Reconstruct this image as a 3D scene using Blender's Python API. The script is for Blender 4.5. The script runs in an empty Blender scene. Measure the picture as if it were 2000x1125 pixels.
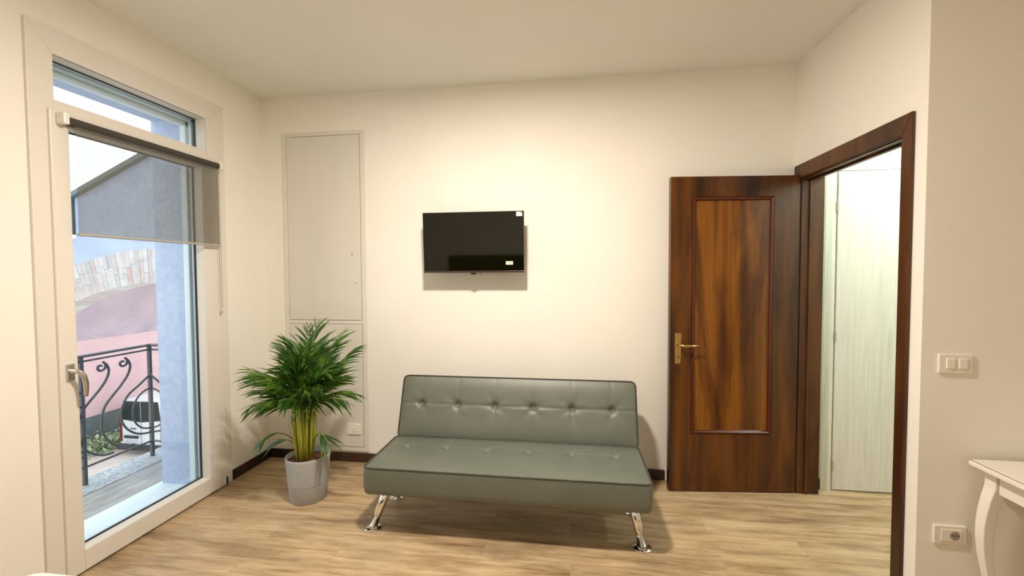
import bpy, bmesh, math, random
from mathutils import Vector, Matrix
PI = math.pi
SC = bpy.context.scene
COL = SC.collection

# ------------------------------------------------------------------ camera
YAW, PITCH, ROLL, FPX, CAMH = 0.1357, -0.0347, -0.0043, 834.77, 1.4683
cam = bpy.data.objects.new('camera', bpy.data.cameras.new('camera'))
COL.objects.link(cam)
cam.data.sensor_fit = 'HORIZONTAL'
cam.data.sensor_width = 36
cam.data.lens = 36 * FPX / 2000
cam.data.clip_start = 0.02
f_ = Vector((-math.sin(YAW) * math.cos(PITCH), math.cos(YAW) * math.cos(PITCH), math.sin(PITCH)))
r_ = Vector((math.cos(YAW), math.sin(YAW), 0))
u_ = r_.cross(f_)
r2 = r_ * math.cos(ROLL) + u_ * math.sin(ROLL)
u2 = -r_ * math.sin(ROLL) + u_ * math.cos(ROLL)
m = Matrix((r2, u2, -f_)).transposed().to_4x4()
m.translation = Vector((0, 0, CAMH))
cam.matrix_world = m
SC.camera = cam

# ------------------------------------------------------------------ world, lights, exposure
SC.view_settings.view_transform = 'Standard'
SC.view_settings.look = 'None'
SC.view_settings.exposure = -0.06
SC.cycles.max_bounces = 16
SC.cycles.diffuse_bounces = 10
SC.cycles.transparent_max_bounces = 16
SC.view_settings.gamma = 1.0
w = bpy.data.worlds.new('world')
SC.world = w
w.use_nodes = True
bg = w.node_tree.nodes['Background']
bg.inputs['Color'].default_value = (0.86, 0.93, 1.0, 1)
bg.inputs['Strength'].default_value = 3.3


def area(name, loc, size, power, color, rot=(0, 0, 0), shape='DISK', spread=PI):
    l = bpy.data.lights.new(name, 'AREA')
    l.shape = shape
    l.size = size
    l.energy = power
    l.color = color
    l.spread = spread
    o = bpy.data.objects.new(name, l)
    COL.objects.link(o)
    o.location = loc
    o.rotation_euler = rot
    return o


LAMP = Vector((-0.40, 1.45, 2.839))
HALL = Vector((2.35, 2.60, 2.70))
area('ceiling_lamp_light', LAMP - Vector((0, 0, 0.042)), 0.20, 88, (1.0, 0.868, 0.735))
area('hall_lamp_light', HALL - Vector((0, 0, 0.06)), 0.2, 20, (0.88, 1.0, 0.90))


# ------------------------------------------------------------------ materials
def mat(name, col, rough=0.6, metal=0.0, spec=0.5, **kw):
    mt = bpy.data.materials.new(name)
    mt.use_nodes = True
    b = mt.node_tree.nodes['Principled BSDF']
    b.inputs['Base Color'].default_value = (*col, 1)
    b.inputs['Roughness'].default_value = rough
    b.inputs['Metallic'].default_value = metal
    b.inputs['Specular IOR Level'].default_value = spec
    for k, v in kw.items():
        b.inputs[k].default_value = v
    return mt


def N(mt, typ, **kw):
    n = mt.node_tree.nodes.new(typ)
    for k, v in kw.items():
        if k in n.inputs.keys():
            n.inputs[k].default_value = v
        else:
            setattr(n, k, v)
    return n


def L(mt, a, b):
    mt.node_tree.links.new(a, b)


def coords(mt, scale=(1, 1, 1), loc=(0, 0, 0), rot=(0, 0, 0), src='pos'):
    if src == 'pos':
        g = N(mt, 'ShaderNodeNewGeometry').outputs['Position']
    else:
        g = N(mt, 'ShaderNodeTexCoord').outputs['Object']
    mp = N(mt, 'ShaderNodeMapping')
    mp.inputs['Scale'].default_value = scale
    mp.inputs['Location'].default_value = loc
    mp.inputs['Rotation'].default_value = rot
    L(mt, g, mp.inputs['Vector'])
    return mp.outputs['Vector']


def ramp(mt, fac, stops):
    r = N(mt, 'ShaderNodeValToRGB')
    e = r.color_ramp.elements
    while len(e) < len(stops):
        e.new(0.5)
    for i, (p, c) in enumerate(stops):
        e[i].position = p
        e[i].color = (*c, 1)
    L(mt, fac, r.inputs['Fac'])
    return r.outputs['Color']


def noise(mt, vec, scale, detail=4, rough=0.5, dist=0.0):
    n = N(mt, 'ShaderNodeTexNoise', Scale=scale, Detail=detail, Roughness=rough, Distortion=dist)
    L(mt, vec, n.inputs['Vector'])
    return n.outputs['Fac']


def mixc(mt, a, b, fac, mode='MIX'):
    n = N(mt, 'ShaderNodeMix', data_type='RGBA', blend_type=mode)
    for sock, v in ((n.inputs[6], a), (n.inputs[7], b), (n.inputs[0], fac)):
        if isinstance(v, (tuple, list)):
            sock.default_value = (*v, 1)
        elif isinstance(v, (int, float)):
            sock.default_value = v
        else:
            L(mt, v, sock)
    return n.outputs[2]


def bump(mt, h, strength=0.2, dist=0.01):
    b = N(mt, 'ShaderNodeBump', Strength=strength, Distance=dist)
    L(mt, h, b.inputs['Height'])
    L(mt, b.outputs['Normal'], mt.node_tree.nodes['Principled BSDF'].inputs['Normal'])


def setcol(mt, c):
    L(mt, c, mt.node_tree.nodes['Principled BSDF'].inputs['Base Color'])


def noisy(name, c1, c2, rough, scale=4, sc=(1, 1, 1), bmp=0.0, bscale=200, bdist=0.002, **kw):
    mt = mat(name, c1, rough, **kw)
    v = coords(mt, sc)
    setcol(mt, ramp(mt, noise(mt, v, scale, 5), [(0.35, c1), (0.65, c2)]))
    if bmp:
        bump(mt, noise(mt, coords(mt), bscale, 3), bmp, bdist)
    return mt


M = {}
M['wall'] = noisy('painted_wall', (0.855, 0.842, 0.79), (0.875, 0.862, 0.81), 0.85, 2.5, bmp=0.12, bscale=90, bdist=0.002)
M['ceiling'] = noisy('painted_ceiling', (0.80, 0.80, 0.76), (0.82, 0.82, 0.78), 0.9, 2.0)
M['hallwall'] = noisy('hall_paint', (0.83, 0.84, 0.82), (0.85, 0.86, 0.84), 0.8, 3)
M['hatch'] = noisy('cupboard_paint', (0.69, 0.675, 0.62), (0.72, 0.70, 0.65), 0.55, 3, sc=(3, 3, .5), bmp=0.1, bscale=60)
M['hatchframe'] = mat('cupboard_frame_paint', (0.74, 0.72, 0.665), 0.5)
M['pvc'] = mat('white_window_frame', (0.76, 0.735, 0.69), 0.38)
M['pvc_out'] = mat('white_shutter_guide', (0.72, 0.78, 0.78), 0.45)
M['gasket'] = mat('black_rubber_gasket', (0.03, 0.035, 0.04), 0.6)
M['chrome'] = mat('chrome', (0.85, 0.85, 0.84), 0.06, 1.0)
M['nickel'] = mat('satin_nickel', (0.62, 0.58, 0.53), 0.25, 1.0)
M['brass'] = mat('aged_brass', (0.62, 0.44, 0.17), 0.28, 1.0)
M['black'] = mat('black_plastic', (0.012, 0.010, 0.009), 0.35)
M['screen'] = mat('dark_glass_screen', (0.004, 0.004, 0.001), 0.04, spec=0.45)
M['tvedge'] = mat('dark_brown_bezel', (0.045, 0.03, 0.02), 0.3)
M['sticker'] = mat('white_sticker', (0.85, 0.82, 0.74), 0.5)
M['stickred'] = mat('red_sticker_print', (0.55, 0.12, 0.08), 0.5)
M['ink'] = mat('dark_ink', (0.05, 0.05, 0.05), 0.6)
M['plate'] = mat('switch_plastic', (0.83, 0.80, 0.73), 0.3)
M['hole'] = mat('dark_recess', (0.02, 0.018, 0.015), 0.7)
M['soil'] = noisy('brown_soil', (0.06, 0.02, 0.01), (0.17, 0.055, 0.03), 0.95, 60, bmp=0.9, bscale=80, bdist=0.01)
M['pot'] = noisy('grey_pot_glaze', (0.37, 0.39, 0.41), (0.40, 0.42, 0.44), 0.5, 30)
M['tablewhite'] = mat('white_lacquer', (0.84, 0.81, 0.74), 0.35)
M['linen'] = noisy('white_linen', (0.86, 0.82, 0.76), (0.9, 0.86, 0.80), 0.9, 20)
M['headboard'] = mat('black_upholstery', (0.008, 0.007, 0.006), 0.9)
M['lampglass'] = mat('opal_lamp_glass', (0.9, 0.85, 0.75), 0.3)
b = M['lampglass'].node_tree.nodes['Principled BSDF']
b.inputs['Emission Color'].default_value = (1, .85, .62, 1)
b.inputs['Emission Strength'].default_value = 3.0
M['iron'] = noisy('wrought_iron', (0.055, 0.058, 0.06), (0.085, 0.08, 0.08), 0.5, 60)
M['sill'] = noisy('white_stone_sill', (0.72, 0.78, 0.80), (0.76, 0.82, 0.84), 0.4, 8)
M['bluewall'] = noisy('blue_grey_render', (0.43, 0.49, 0.64), (0.50, 0.56, 0.71), 0.95, 25, bmp=0.5, bscale=260, bdist=0.006)
M['facade'] = noisy('pale_blue_render', (0.30, 0.34, 0.46), (0.35, 0.39, 0.51), 0.95, 3, bmp=0.2, bscale=80)
M['pink'] = noisy('pink_render', (0.66, 0.43, 0.44), (0.72, 0.49, 0.49), 0.95, 1.2)
M['mauve'] = noisy('mauve_vault_shade', (0.42, 0.33, 0.38), (0.50, 0.39, 0.43), 0.95, 1.0)  # darker mauve paints the vault's shade into its colour
M['plinth'] = noisy('dark_green_plinth', (0.10, 0.135, 0.13), (0.14, 0.17, 0.16), 0.9, 2)
M['eave'] = mat('grey_green_eave', (0.10, 0.13, 0.13), 0.7)
M['roof'] = noisy('terracotta_roof', (0.30, 0.14, 0.09), (0.42, 0.22, 0.15), 0.9, 8)
M['sand'] = noisy('pale_gravel', (0.74, 0.69, 0.60), (0.84, 0.80, 0.72), 0.95, 3, bmp=0.4, bscale=12, bdist=0.05)
M['granite'] = noisy('speckled_stone_kerb', (0.22, 0.24, 0.255), (0.48, 0.50, 0.51), 0.7, 60)
M['vanwhite'] = mat('white_van_paint', (0.80, 0.86, 0.87), 0.25)
M['vanglass'] = mat('dark_van_glass', (0.02, 0.035, 0.035), 0.08)
M['taillight'] = mat('dark_red_lamp', (0.16, 0.03, 0.03), 0.2)
M['bumper'] = mat('dark_bumper', (0.05, 0.06, 0.06), 0.6)
M['numplate'] = mat('pale_number_plate', (0.62, 0.68, 0.74), 0.4)
M['shrub'] = noisy('shrub_green', (0.34, 0.46, 0.24), (0.55, 0.66, 0.42), 0.8, 5)
M['tyre'] = mat('tyre_rubber', (0.02, 0.02, 0.02), 0.8)


def m_tiles():
    mt = mat('weathered_balcony_tiles', (0.4, 0.36, 0.33), 0.6)
    c = ramp(mt, noise(mt, coords(mt, (6, 1.2, 1)), 3.0, 6, 0.6), [(0.3, (0.20, 0.19, 0.18)), (0.5, (0.30, 0.28, 0.26)), (0.72, (0.43, 0.41, 0.39))])
    setcol(mt, c)
    return mt


def m_floor():
    mt = mat('light_oak_vinyl_planks', (0.5, 0.4, 0.25), 0.34)
    v = coords(mt)
    br = N(mt, 'ShaderNodeTexBrick', Scale=1.0)
    br.offset = 0.37
    br.inputs['Brick Width'].default_value = 1.22
    br.inputs['Row Height'].default_value = 0.178
    br.inputs['Mortar Size'].default_value = 0.0013
    br.inputs['Mortar Smooth'].default_value = 0.4
    br.inputs['Color1'].default_value = (0, 0, 0, 1)
    br.inputs['Color2'].default_value = (1, 1, 1, 1)
    br.inputs['Mortar'].default_value = (0.5, 0.5, 0.5, 1)
    L(mt, v, br.inputs['Vector'])
    # per-plank offset of the grain
    vm = N(mt, 'ShaderNodeVectorMath', operation='MULTIPLY_ADD')
    L(mt, br.outputs['Color'], vm.inputs[0])
    vm.inputs[1].default_value = (9, 5, 3)
    L(mt, v, vm.inputs[2])
    mp = N(mt, 'ShaderNodeMapping')
    mp.inputs['Scale'].default_value = (0.9, 9.0, 1)
    L(mt, vm.outputs[0], mp.inputs['Vector'])
    n1 = noise(mt, mp.outputs['Vector'], 2.0, 9, 0.68, 0.25)
    c1 = ramp(mt, n1, [(0.30, (0.26, 0.165, 0.085)), (0.42, (0.44, 0.31, 0.175)), (0.54, (0.58, 0.435, 0.265)), (0.72, (0.68, 0.54, 0.36))])
    mp2 = N(mt, 'ShaderNodeMapping')
    mp2.inputs['Scale'].default_value = (2.2, 46.0, 1)
    L(mt, vm.outputs[0], mp2.inputs['Vector'])
    n2 = noise(mt, mp2.outputs['Vector'], 2.0, 5, 0.6)
    c2 = ramp(mt, n2, [(0.3, (0.74, 0.72, 0.70)), (0.6, (1, 1, 1))])
    c = mixc(mt, c1, c2, 0.75, 'MULTIPLY')
    tone = ramp(mt, br.outputs['Color'], [(0.0, (0.90, 0.89, 0.88)), (1.0, (1.0, 1.0, 1.0))])
    blot = ramp(mt, noise(mt, coords(mt, (1.3, 5, 1)), 1.6, 6, 0.65), [(0.36, (0.58, 0.56, 0.54)), (0.54, (1, 1, 1))])
    c = mixc(mt, c, blot, 0.75, 'MULTIPLY')
    c = mixc(mt, c, tone, 1.0, 'MULTIPLY')
    c = mixc(mt, c, (0.34, 0.25, 0.16), br.outputs['Fac'], 'MIX')
    setcol(mt, c)
    rr = ramp(mt, n1, [(0.3, (0.42,) * 3), (0.7, (0.32,) * 3)])
    L(mt, rr, mt.node_tree.nodes['Principled BSDF'].inputs['Roughness'])
    return mt


def m_wood(name, dark, mid, light, rough, sx=5.5, sz=0.42, gl=0.5, off=0.0):
    mt = mat(name, mid, rough, spec=gl)
    v = coords(mt, (sx, sx, sz), loc=(off, 0, 0))
    n = noise(mt, v, 1.0, 3, 0.55, 0.12)
    v2 = coords(mt, (70, 70, 1.6))
    n2 = noise(mt, v2, 1.0, 4, 0.6)
    c = ramp(mt, n, [(0.30, dark), (0.44, mid), (0.56, light), (0.66, mid), (0.8, dark)])
    c2 = ramp(mt, n2, [(0.3, (0.70, 0.66, 0.6)), (0.65, (1, 1, 1))])
    c = mixc(mt, c, c2, 0.6, 'MULTIPLY')
    n3 = noise(mt, coords(mt, (5, 5, .8), loc=(off + 3, 0, 1.5)), 1.0, 4, 0.6, 0.8)
    setcol(mt, mixc(mt, c, ramp(mt, n3, [(0.40, (0.42, 0.36, 0.30)), (0.55, (1, 1, 1))]), 0.9, 'MULTIPLY'))
    return mt


def m_palewood():
    mt = mat('white_ash_grained_door', (0.8, 0.8, 0.76), 0.4)
    v = coords(mt, (9, 9, 0.7))
    n = noise(mt, v, 1.2, 5, 0.6, 1.5)
    v2 = coords(mt, (60, 60, 1.5))
    n2 = noise(mt, v2, 1.0, 3)
    c = ramp(mt, n, [(0.3, (0.60, 0.62, 0.57)), (0.5, (0.72, 0.73, 0.69)), (0.7, (0.65, 0.66, 0.61))])
    c2 = ramp(mt, n2, [(0.35, (0.93, 0.93, 0.92)), (0.6, (1, 1, 1))])
    setcol(mt, mixc(mt, c, c2, 1.0, 'MULTIPLY'))
    return mt


def m_leather(name, c1, c2, rough):
    mt = mat(name, c1, rough, spec=0.9)
    setcol(mt, ramp(mt, noise(mt, coords(mt), 5, 3), [(0.35, c1), (0.65, c2)]))
    vo = N(mt, 'ShaderNodeTexVoronoi', Scale=260.0)
    L(mt, coords(mt), vo.inputs['Vector'])
    bump(mt, vo.outputs['Distance'], 0.10, 0.002)
    return mt


def m_leaf():
    mt = mat('palm_leaf', (0.05, 0.16, 0.02), 0.42)
    v = coords(mt)
    setcol(mt, ramp(mt, noise(mt, v, 9, 3), [(0.3, (0.010, 0.040, 0.006)), (0.5, (0.030, 0.100, 0.010)), (0.68, (0.13, 0.22, 0.025))]))
    b = mt.node_tree.nodes['Principled BSDF']
    tr = N(mt, 'ShaderNodeBsdfTranslucent')
    tr.inputs['Color'].default_value = (0.12, 0.30, 0.03, 1)
    mx = N(mt, 'ShaderNodeMixShader')
    mx.inputs[0].default_value = 0.22
    L(mt, b.outputs[0], mx.inputs[1])
    L(mt, tr.outputs[0], mx.inputs[2])
    L(mt, mx.outputs[0], mt.node_tree.nodes['Material Output'].inputs['Surface'])
    return mt


def m_glass():
    mt = bpy.data.materials.new('window_glass')
    mt.use_nodes = True
    nt = mt.node_tree
    nt.nodes.remove(nt.nodes['Principled BSDF'])
    tr = N(mt, 'ShaderNodeBsdfTransparent')
    tr.inputs['Color'].default_value = (0.95, 0.98, 0.975, 1)
    gl = N(mt, 'ShaderNodeBsdfGlossy', Roughness=0.0)
    fr = N(mt, 'ShaderNodeFresnel', IOR=1.30)
    mx = N(mt, 'ShaderNodeMixShader')
    L(mt, fr.outputs[0], mx.inputs[0])
    L(mt, tr.outputs[0], mx.inputs[1])
    L(mt, gl.outputs[0], mx.inputs[2])
    L(mt, mx.outputs[0], nt.nodes['Material Output'].inputs['Surface'])
    return mt


def m_blind():
    mt = mat('grey_screen_fabric', (0.17, 0.165, 0.145), 0.9)
    nt = mt.node_tree
    tr = N(mt, 'ShaderNodeBsdfTransparent')
    tr.inputs['Color'].default_value = (1, 0.99, 0.96, 1)
    n = noise(mt, coords(mt, (1, 420, 40)), 1.0, 2, 0.6)
    n2 = noise(mt, coords(mt, (1, 40, 420)), 1.0, 2, 0.6)
    a = N(mt, 'ShaderNodeMath', operation='ADD')
    L(mt, n, a.inputs[0])
    L(mt, n2, a.inputs[1])
    mr = N(mt, 'ShaderNodeMapRange')
    mr.inputs['From Min'].default_value = 0.7
    mr.inputs['From Max'].default_value = 1.3
    mr.inputs['To Min'].default_value = 0.56
    mr.inputs['To Max'].default_value = 0.68
    L(mt, a.outputs[0], mr.inputs['Value'])
    mx = N(mt, 'ShaderNodeMixShader')
    L(mt, mr.outputs[0], mx.inputs[0])
    L(mt, nt.nodes['Principled BSDF'].outputs[0], mx.inputs[1])
    L(mt, tr.outputs[0], mx.inputs[2])
    L(mt, mx.outputs[0], nt.nodes['Material Output'].inputs['Surface'])
    return mt


def m_brick():
    mt = mat('pale_old_brick', (0.6, 0.45, 0.4), 0.95)
    at = N(mt, 'ShaderNodeAttribute', attribute_name='tone')
    c = ramp(mt, at.outputs['Fac'], [(0.0, (0.42, 0.38, 0.37)), (0.35, (0.52, 0.47, 0.45)), (0.7, (0.46, 0.38, 0.35)), (1.0, (0.46, 0.30, 0.26))])
    c2 = ramp(mt, noise(mt, coords(mt), 9, 5, .7), [(0.35, (0.8, 0.8, 0.8)), (0.65, (1, 1, 1))])
    setcol(mt, mixc(mt, c, c2, 1.0, 'MULTIPLY'))
    return mt


M['floor'] = m_floor()
M['tiles'] = m_tiles()
M['door'] = m_wood('dark_walnut_veneer', (0.034, 0.010, 0.002), (0.080, 0.025, 0.003), (0.145, 0.048, 0.005), 0.27, sx=4.6, sz=0.30, off=2.3)
M['doorpanel'] = m_wood('walnut_panel_veneer', (0.045, 0.014, 0.002), (0.13, 0.042, 0.004), (0.26, 0.092, 0.008), 0.25, sx=5.2, sz=0.20, off=0.7)
M['casing'] = m_wood('dark_stained_casing', (0.060, 0.018, 0.002), (0.095, 0.031, 0.004), (0.14, 0.050, 0.007), 0.38, sx=3, sz=0.5)
M['moulding'] = mat('red_brown_moulding', (0.085, 0.018, 0.006), 0.2)
M['skirting'] = m_wood('dark_brown_skirting', (0.030, 0.013, 0.008), (0.045, 0.020, 0.011), (0.06, 0.03, 0.016), 0.4, sx=1, sz=6)
M['palewood'] = m_palewood()
M['leather'] = m_leather('grey_green_leatherette', (0.100, 0.117, 0.092), (0.114, 0.130, 0.104), 0.50)
M['piping'] = mat('dark_piping', (0.045, 0.045, 0.038), 0.5)
M['leaf'] = m_leaf()
M['cane'] = noisy('yellow_green_cane', (0.30, 0.36, 0.03), (0.52, 0.50, 0.06), 0.45, 8, sc=(6, 6, 1))
M['petiole'] = mat('green_petiole', (0.16, 0.28, 0.04), 0.45)
M['dryleaf'] = mat('pale_dry_leaf', (0.55, 0.55, 0.45), 0.7)
M['glass'] = m_glass()
M['blind'] = m_blind()
M['brick'] = m_brick()


# ------------------------------------------------------------------ mesh helpers
def root_origin(o):
    v = Vector((0, 0, 0))
    while o:
        v += o.location
        o = o.parent
    return v


class MB:
    def __init__(self):
        self.bm = bmesh.new()

    def box(self, x0, y0, z0, x1, y1, z1):
        v = [self.bm.verts.new(p) for p in ((x0, y0, z0), (x1, y0, z0), (x1, y1, z0), (x0, y1, z0), (x0, y0, z1), (x1, y0, z1), (x1, y1, z1), (x0, y1, z1))]
        for q in ((0, 3, 2, 1), (4, 5, 6, 7), (0, 1, 5, 4), (1, 2, 6, 5), (2, 3, 7, 6), (3, 0, 4, 7)):
            self.bm.faces.new([v[i] for i in q])
        return self

    def prism(self, pts, axis, a, b):
        """pts: 2D outline; axis 0: (y,z), 1: (x,z), 2: (x,y)"""
        def P(p, t):
            return ((t, p[0], p[1]), (p[0], t, p[1]), (p[0], p[1], t))[axis]
        A = [self.bm.verts.new(P(p, a)) for p in pts]
        B = [self.bm.verts.new(P(p, b)) for p in pts]
        n = len(pts)
        self.bm.faces.new(A)
        self.bm.faces.new(list(reversed(B)))
        for i in range(n):
            self.bm.faces.new((A[i], B[i], B[(i + 1) % n], A[(i + 1) % n]))
        return self

    def tube(self, pts, r, seg=10, cap=True, closed=False):
        pts = [Vector(p) for p in pts]
        n = len(pts)
        rr = r if isinstance(r, (list, tuple)) else [r] * n
        rings = []
        up = None
        for i in range(n):
            if closed:
                t = pts[(i + 1) % n] - pts[(i - 1) % n]
            else:
                t = pts[min(i + 1, n - 1)] - pts[max(i - 1, 0)]
            t.normalize()
            if up is None:
                up = Vector((0, 0, 1)) if abs(t.z) < 0.9 else Vector((1, 0, 0))
            s = t.cross(up)
            if s.length < 1e-4:
                s = t.cross(Vector((0.3, 1, 0.2)))
            s.normalize()
            up = s.cross(t).normalized()
            rings.append([self.bm.verts.new(pts[i] + (s * math.cos(2 * PI * k / seg) + up * math.sin(2 * PI * k / seg)) * rr[i]) for k in range(seg)])
        for i in range(n if closed else n - 1):
            a, b2 = rings[i], rings[(i + 1) % n]
            for k in range(seg):
                self.bm.faces.new((a[k], a[(k + 1) % seg], b2[(k + 1) % seg], b2[k]))
        if cap and not closed:
            self.bm.faces.new(list(reversed(rings[0])))
            self.bm.faces.new(rings[-1])
        return self

    def lathe(self, prof, c, seg=40, sx=1.0, sy=1.0):
        rings = []
        for r, z in prof:
            if r < 1e-6:
                rings.append([self.bm.verts.new((c[0], c[1], c[2] + z))])
            else:
                rings.append([self.bm.verts.new((c[0] + r * sx * math.cos(2 * PI * k / seg), c[1] + r * sy * math.sin(2 * PI * k / seg), c[2] + z)) for k in range(seg)])
        for a, b2 in zip(rings, rings[1:]):
            for k in range(seg):
                k2 = (k + 1) % seg
                if len(a) == 1:
                    self.bm.faces.new((a[0], b2[k2], b2[k]))
                elif len(b2) == 1:
                    self.bm.faces.new((a[k], a[k2], b2[0]))
                else:
                    self.bm.faces.new((a[k], a[k2], b2[k2], b2[k]))
        return self

    def quadstrip(self, L_, R_):
        a = [self.bm.verts.new(p) for p in L_]
        c = [self.bm.verts.new(p) for p in R_]
        for i in range(len(a) - 1):
            self.bm.faces.new((a[i], c[i], c[i + 1], a[i + 1]))
        return self

    def xform(self, mtx):
        bmesh.ops.transform(self.bm, matrix=mtx, verts=self.bm.verts)
        return self

    def build(self, name, material, parent=None, bevel=0.0, smooth=False, seg=2, label=None, normals=True):
        if normals:
            bmesh.ops.recalc_face_normals(self.bm, faces=self.bm.faces)
        me = bpy.data.meshes.new(name)
        vs = [v.co for v in self.bm.verts]
        if parent:
            org = root_origin(parent)
        else:
            org = Vector(((min(v.x for v in vs) + max(v.x for v in vs)) / 2, (min(v.y for v in vs) + max(v.y for v in vs)) / 2, min(v.z for v in vs)))
        org = org.copy()
        for v in self.bm.verts:
            v.co -= org
        if smooth:
            for f in self.bm.faces:
                f.smooth = True
        self.bm.to_mesh(me)
        self.bm.free()
        me.materials.append(material)
        o = bpy.data.objects.new(name, me)
        COL.objects.link(o)
        if parent:
            o.parent = parent
        else:
            o.location = org
        if bevel:
            md = o.modifiers.new('bevel', 'BEVEL')
            md.width = bevel
            md.segments = seg
            md.limit_method = 'ANGLE'
            md.angle_limit = math.radians(40)
        if label:
            o['label'] = label
        return o


def tag(o, label, cat, group=None, kind=None):
    o['label'] = label
    o['category'] = cat
    if group:
        o['group'] = group
    if kind:
        o['kind'] = kind
    return o


def thing(name, loc, label, cat, group=None, kind=None):
    o = bpy.data.objects.new(name, None)
    COL.objects.link(o)
    o.location = loc
    o.empty_display_size = 0.05
    return tag(o, label, cat, group, kind)


def copy_tree(o, parent=None):
    c = o.copy()
    COL.objects.link(c)
    if parent:
        c.parent = parent
    for ch in [x for x in COL.objects if x.parent == o]:
        copy_tree(ch, c)
    return c


def B(*a):
    return MB().box(*a)


# ------------------------------------------------------------------ room dimensions
XL, XR, D, H = -2.3956, 1.486, 3.102, 2.839
YN = -1.0            # wall behind the camera
YF = 2.035           # wall face right of the doorway
XE = 3.3             # far right

# floor / ceiling
tag(B(-2.58, YN - .15, -0.10, XE, D + .1, 0.0).build('floor', M['floor']), 'light oak plank floor of the whole room', 'floor', kind='structure')
tag(B(XL - .1, YN - .15, H, XE + .1, D + .15, H + .12).build('ceiling', M['ceiling']), 'plain off-white ceiling', 'ceiling', kind='structure')
tag(B(XL - .18, D, 0, XE + .1, D + .15, H).build('wall_back', M['wall']), 'cream wall behind the sofa and the television', 'wall', kind='structure')
tag(B(XL - .1, YN - .15, 0, XE, YN, H).build('wall_front', M['wall']), 'cream wall behind the bed headboard', 'wall', kind='structure')
# left wall with window opening: inner layer and outer (blue) layer
OY0, OY1, OZ = 1.66, 2.66, 2.56
mb = MB()
mb.box(-2.58, YN, 0, XL, OY0, H)
mb.box(-2.58, OY1, 0, XL, D, H)
mb.box(-2.58, OY0, OZ, XL, OY1, H)
tag(mb.build('wall_left', M['wall']), 'cream wall around the tall balcony window', 'wall', kind='structure')
mb = MB()
RY0, RY1, RZ = 1.72, 2.605, 2.52
mb.box(-2.85, YN, -6, -2.58, RY0, 4.0)
mb.box(-2.85, RY1, -6, -2.58, 5.95, 4.0)
mb.box(-2.85, RY0, RZ, -2.58, RY1, 4.0)
mb.box(-2.85, RY0, -6, -2.58, RY1, -0.04)
tag(mb.build('wall_outside', M['bluewall']), 'blue-grey rendered outer wall and reveal around the balcony window', 'wall', kind='structure')
# right wall with doorway
DY0, DY1, DZ = 2.148, 3.035, 2.085
mb = MB()
mb.box(XR, YF, 0, 1.616, DY0, H)
mb.box(XR, DY1, 0, 1.616, D, H)
mb.box(XR, DY0, DZ, 1.616, DY1, H)
tag(mb.build('wall_right', M['wall']), 'cream wall strip and lintel around the open doorway', 'wall', kind='structure')
tag(B(1.616, YF, 0, XE, YF + .10, H).build('wall_side', M['wall']), 'cream wall carrying the switch plate, behind the white table', 'wall', kind='structure')
tag(B(XE, YN, 0, XE + .1, D, H).build('wall_far_right', M['wall']), 'cream wall at the far right of the room', 'wall', kind='structure')
# baseboards
tag(B(XL + .013, D - .013, 0, 0.66, D - .0005, .072).build('baseboard_back', M['skirting'], bevel=.003), 'dark brown skirting board along the back wall', 'baseboard', kind='structure')
tag(B(XL + .0005, 2.702, 0, XL + .013, D - .0005, .072).build('baseboard_left', M['skirting'], bevel=.003), 'dark brown skirting board between window and corner', 'baseboard', kind='structure')
tag(B(1.617, D - .013, 0, 1.668, D - .0005, .072).build('baseboard_hall', M['skirting'], bevel=.003), 'short dark skirting beside the pale hall door', 'baseboard', kind='structure')

# ------------------------------------------------------------------ window_1 : french window
win = thing('window_1', (XL, 2.16, 0), 'tall white balcony window with transom and glazed door leaf', 'window', kind='structure')


def frame_yz(mb, x0, x1, oy0, oy1, oz0, oz1, iy0, iy1, iz0, iz1):
    mb.box(x0, oy0, oz0, x1, iy0, oz1)
    mb.box(x0, iy1, oz0, x1, oy1, oz1)
    if iz1 < oz1:
        mb.box(x0, iy0, iz1, x1, iy1, oz1)
    if iz0 > oz0:
        mb.box(x0, iy0, oz0, x1, iy1, iz0)
    return mb


mb = MB()
for pts in ([(1.612, 0), (1.712, 0), (1.712, 2.495), (1.612, 2.615)], [(1.612, 2.615), (1.712, 2.495), (2.557, 2.495), (2.697, 2.615)], [(2.697, 2.615), (2.557, 2.495), (2.557, 0), (2.697, 0)]):
    mb.prism(pts, 0, XL, XL + .016)
mb.build('casing', M['pvc'], win, bevel=.003)
# transom fixed frame
mb = MB()
frame_yz(mb, -2.46, XL + .010, 1.712, 2.557, 2.235, 2.50, 1.716, 2.553, 2.288, 2.495)
mb.build('transom_frame', M['pvc'], win, bevel=.003)
mb = MB()
frame_yz(mb, -2.467, -2.4605, 1.66, 2.66, 2.24, 2.56, 1.721, 2.548, 2.293, 2.490)
mb.build('transom_gasket', M['gasket'], win)
B(-2.474, 1.70, 2.29, -2.468, 2.57, 2.51).build('transom_glass', M['glass'], win)
# fixed outer frame + roller-shutter guides seen through the panes
mb = MB()
for (x0, x1, y) in ((-2.505, -2.476, 2.585), (-2.535, -2.508, 2.572), (-2.58, -2.538, 2.556)):
    mb.box(x0, y, 0, x1, 2.66, 2.56)
    mb.box(x0, 1.66, 0, x1, 1.66 + (2.66 - y) * .55, 2.56)
for (x0, x1, z) in ((-2.505, -2.476, 2.50), (-2.535, -2.508, 2.485), (-2.58, -2.538, 2.455)):
    mb.box(x0, 1.66, z, x1, 2.66, 2.56)
mb.build('shutter_guide', M['pvc_out'], win, bevel=.003)
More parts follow.
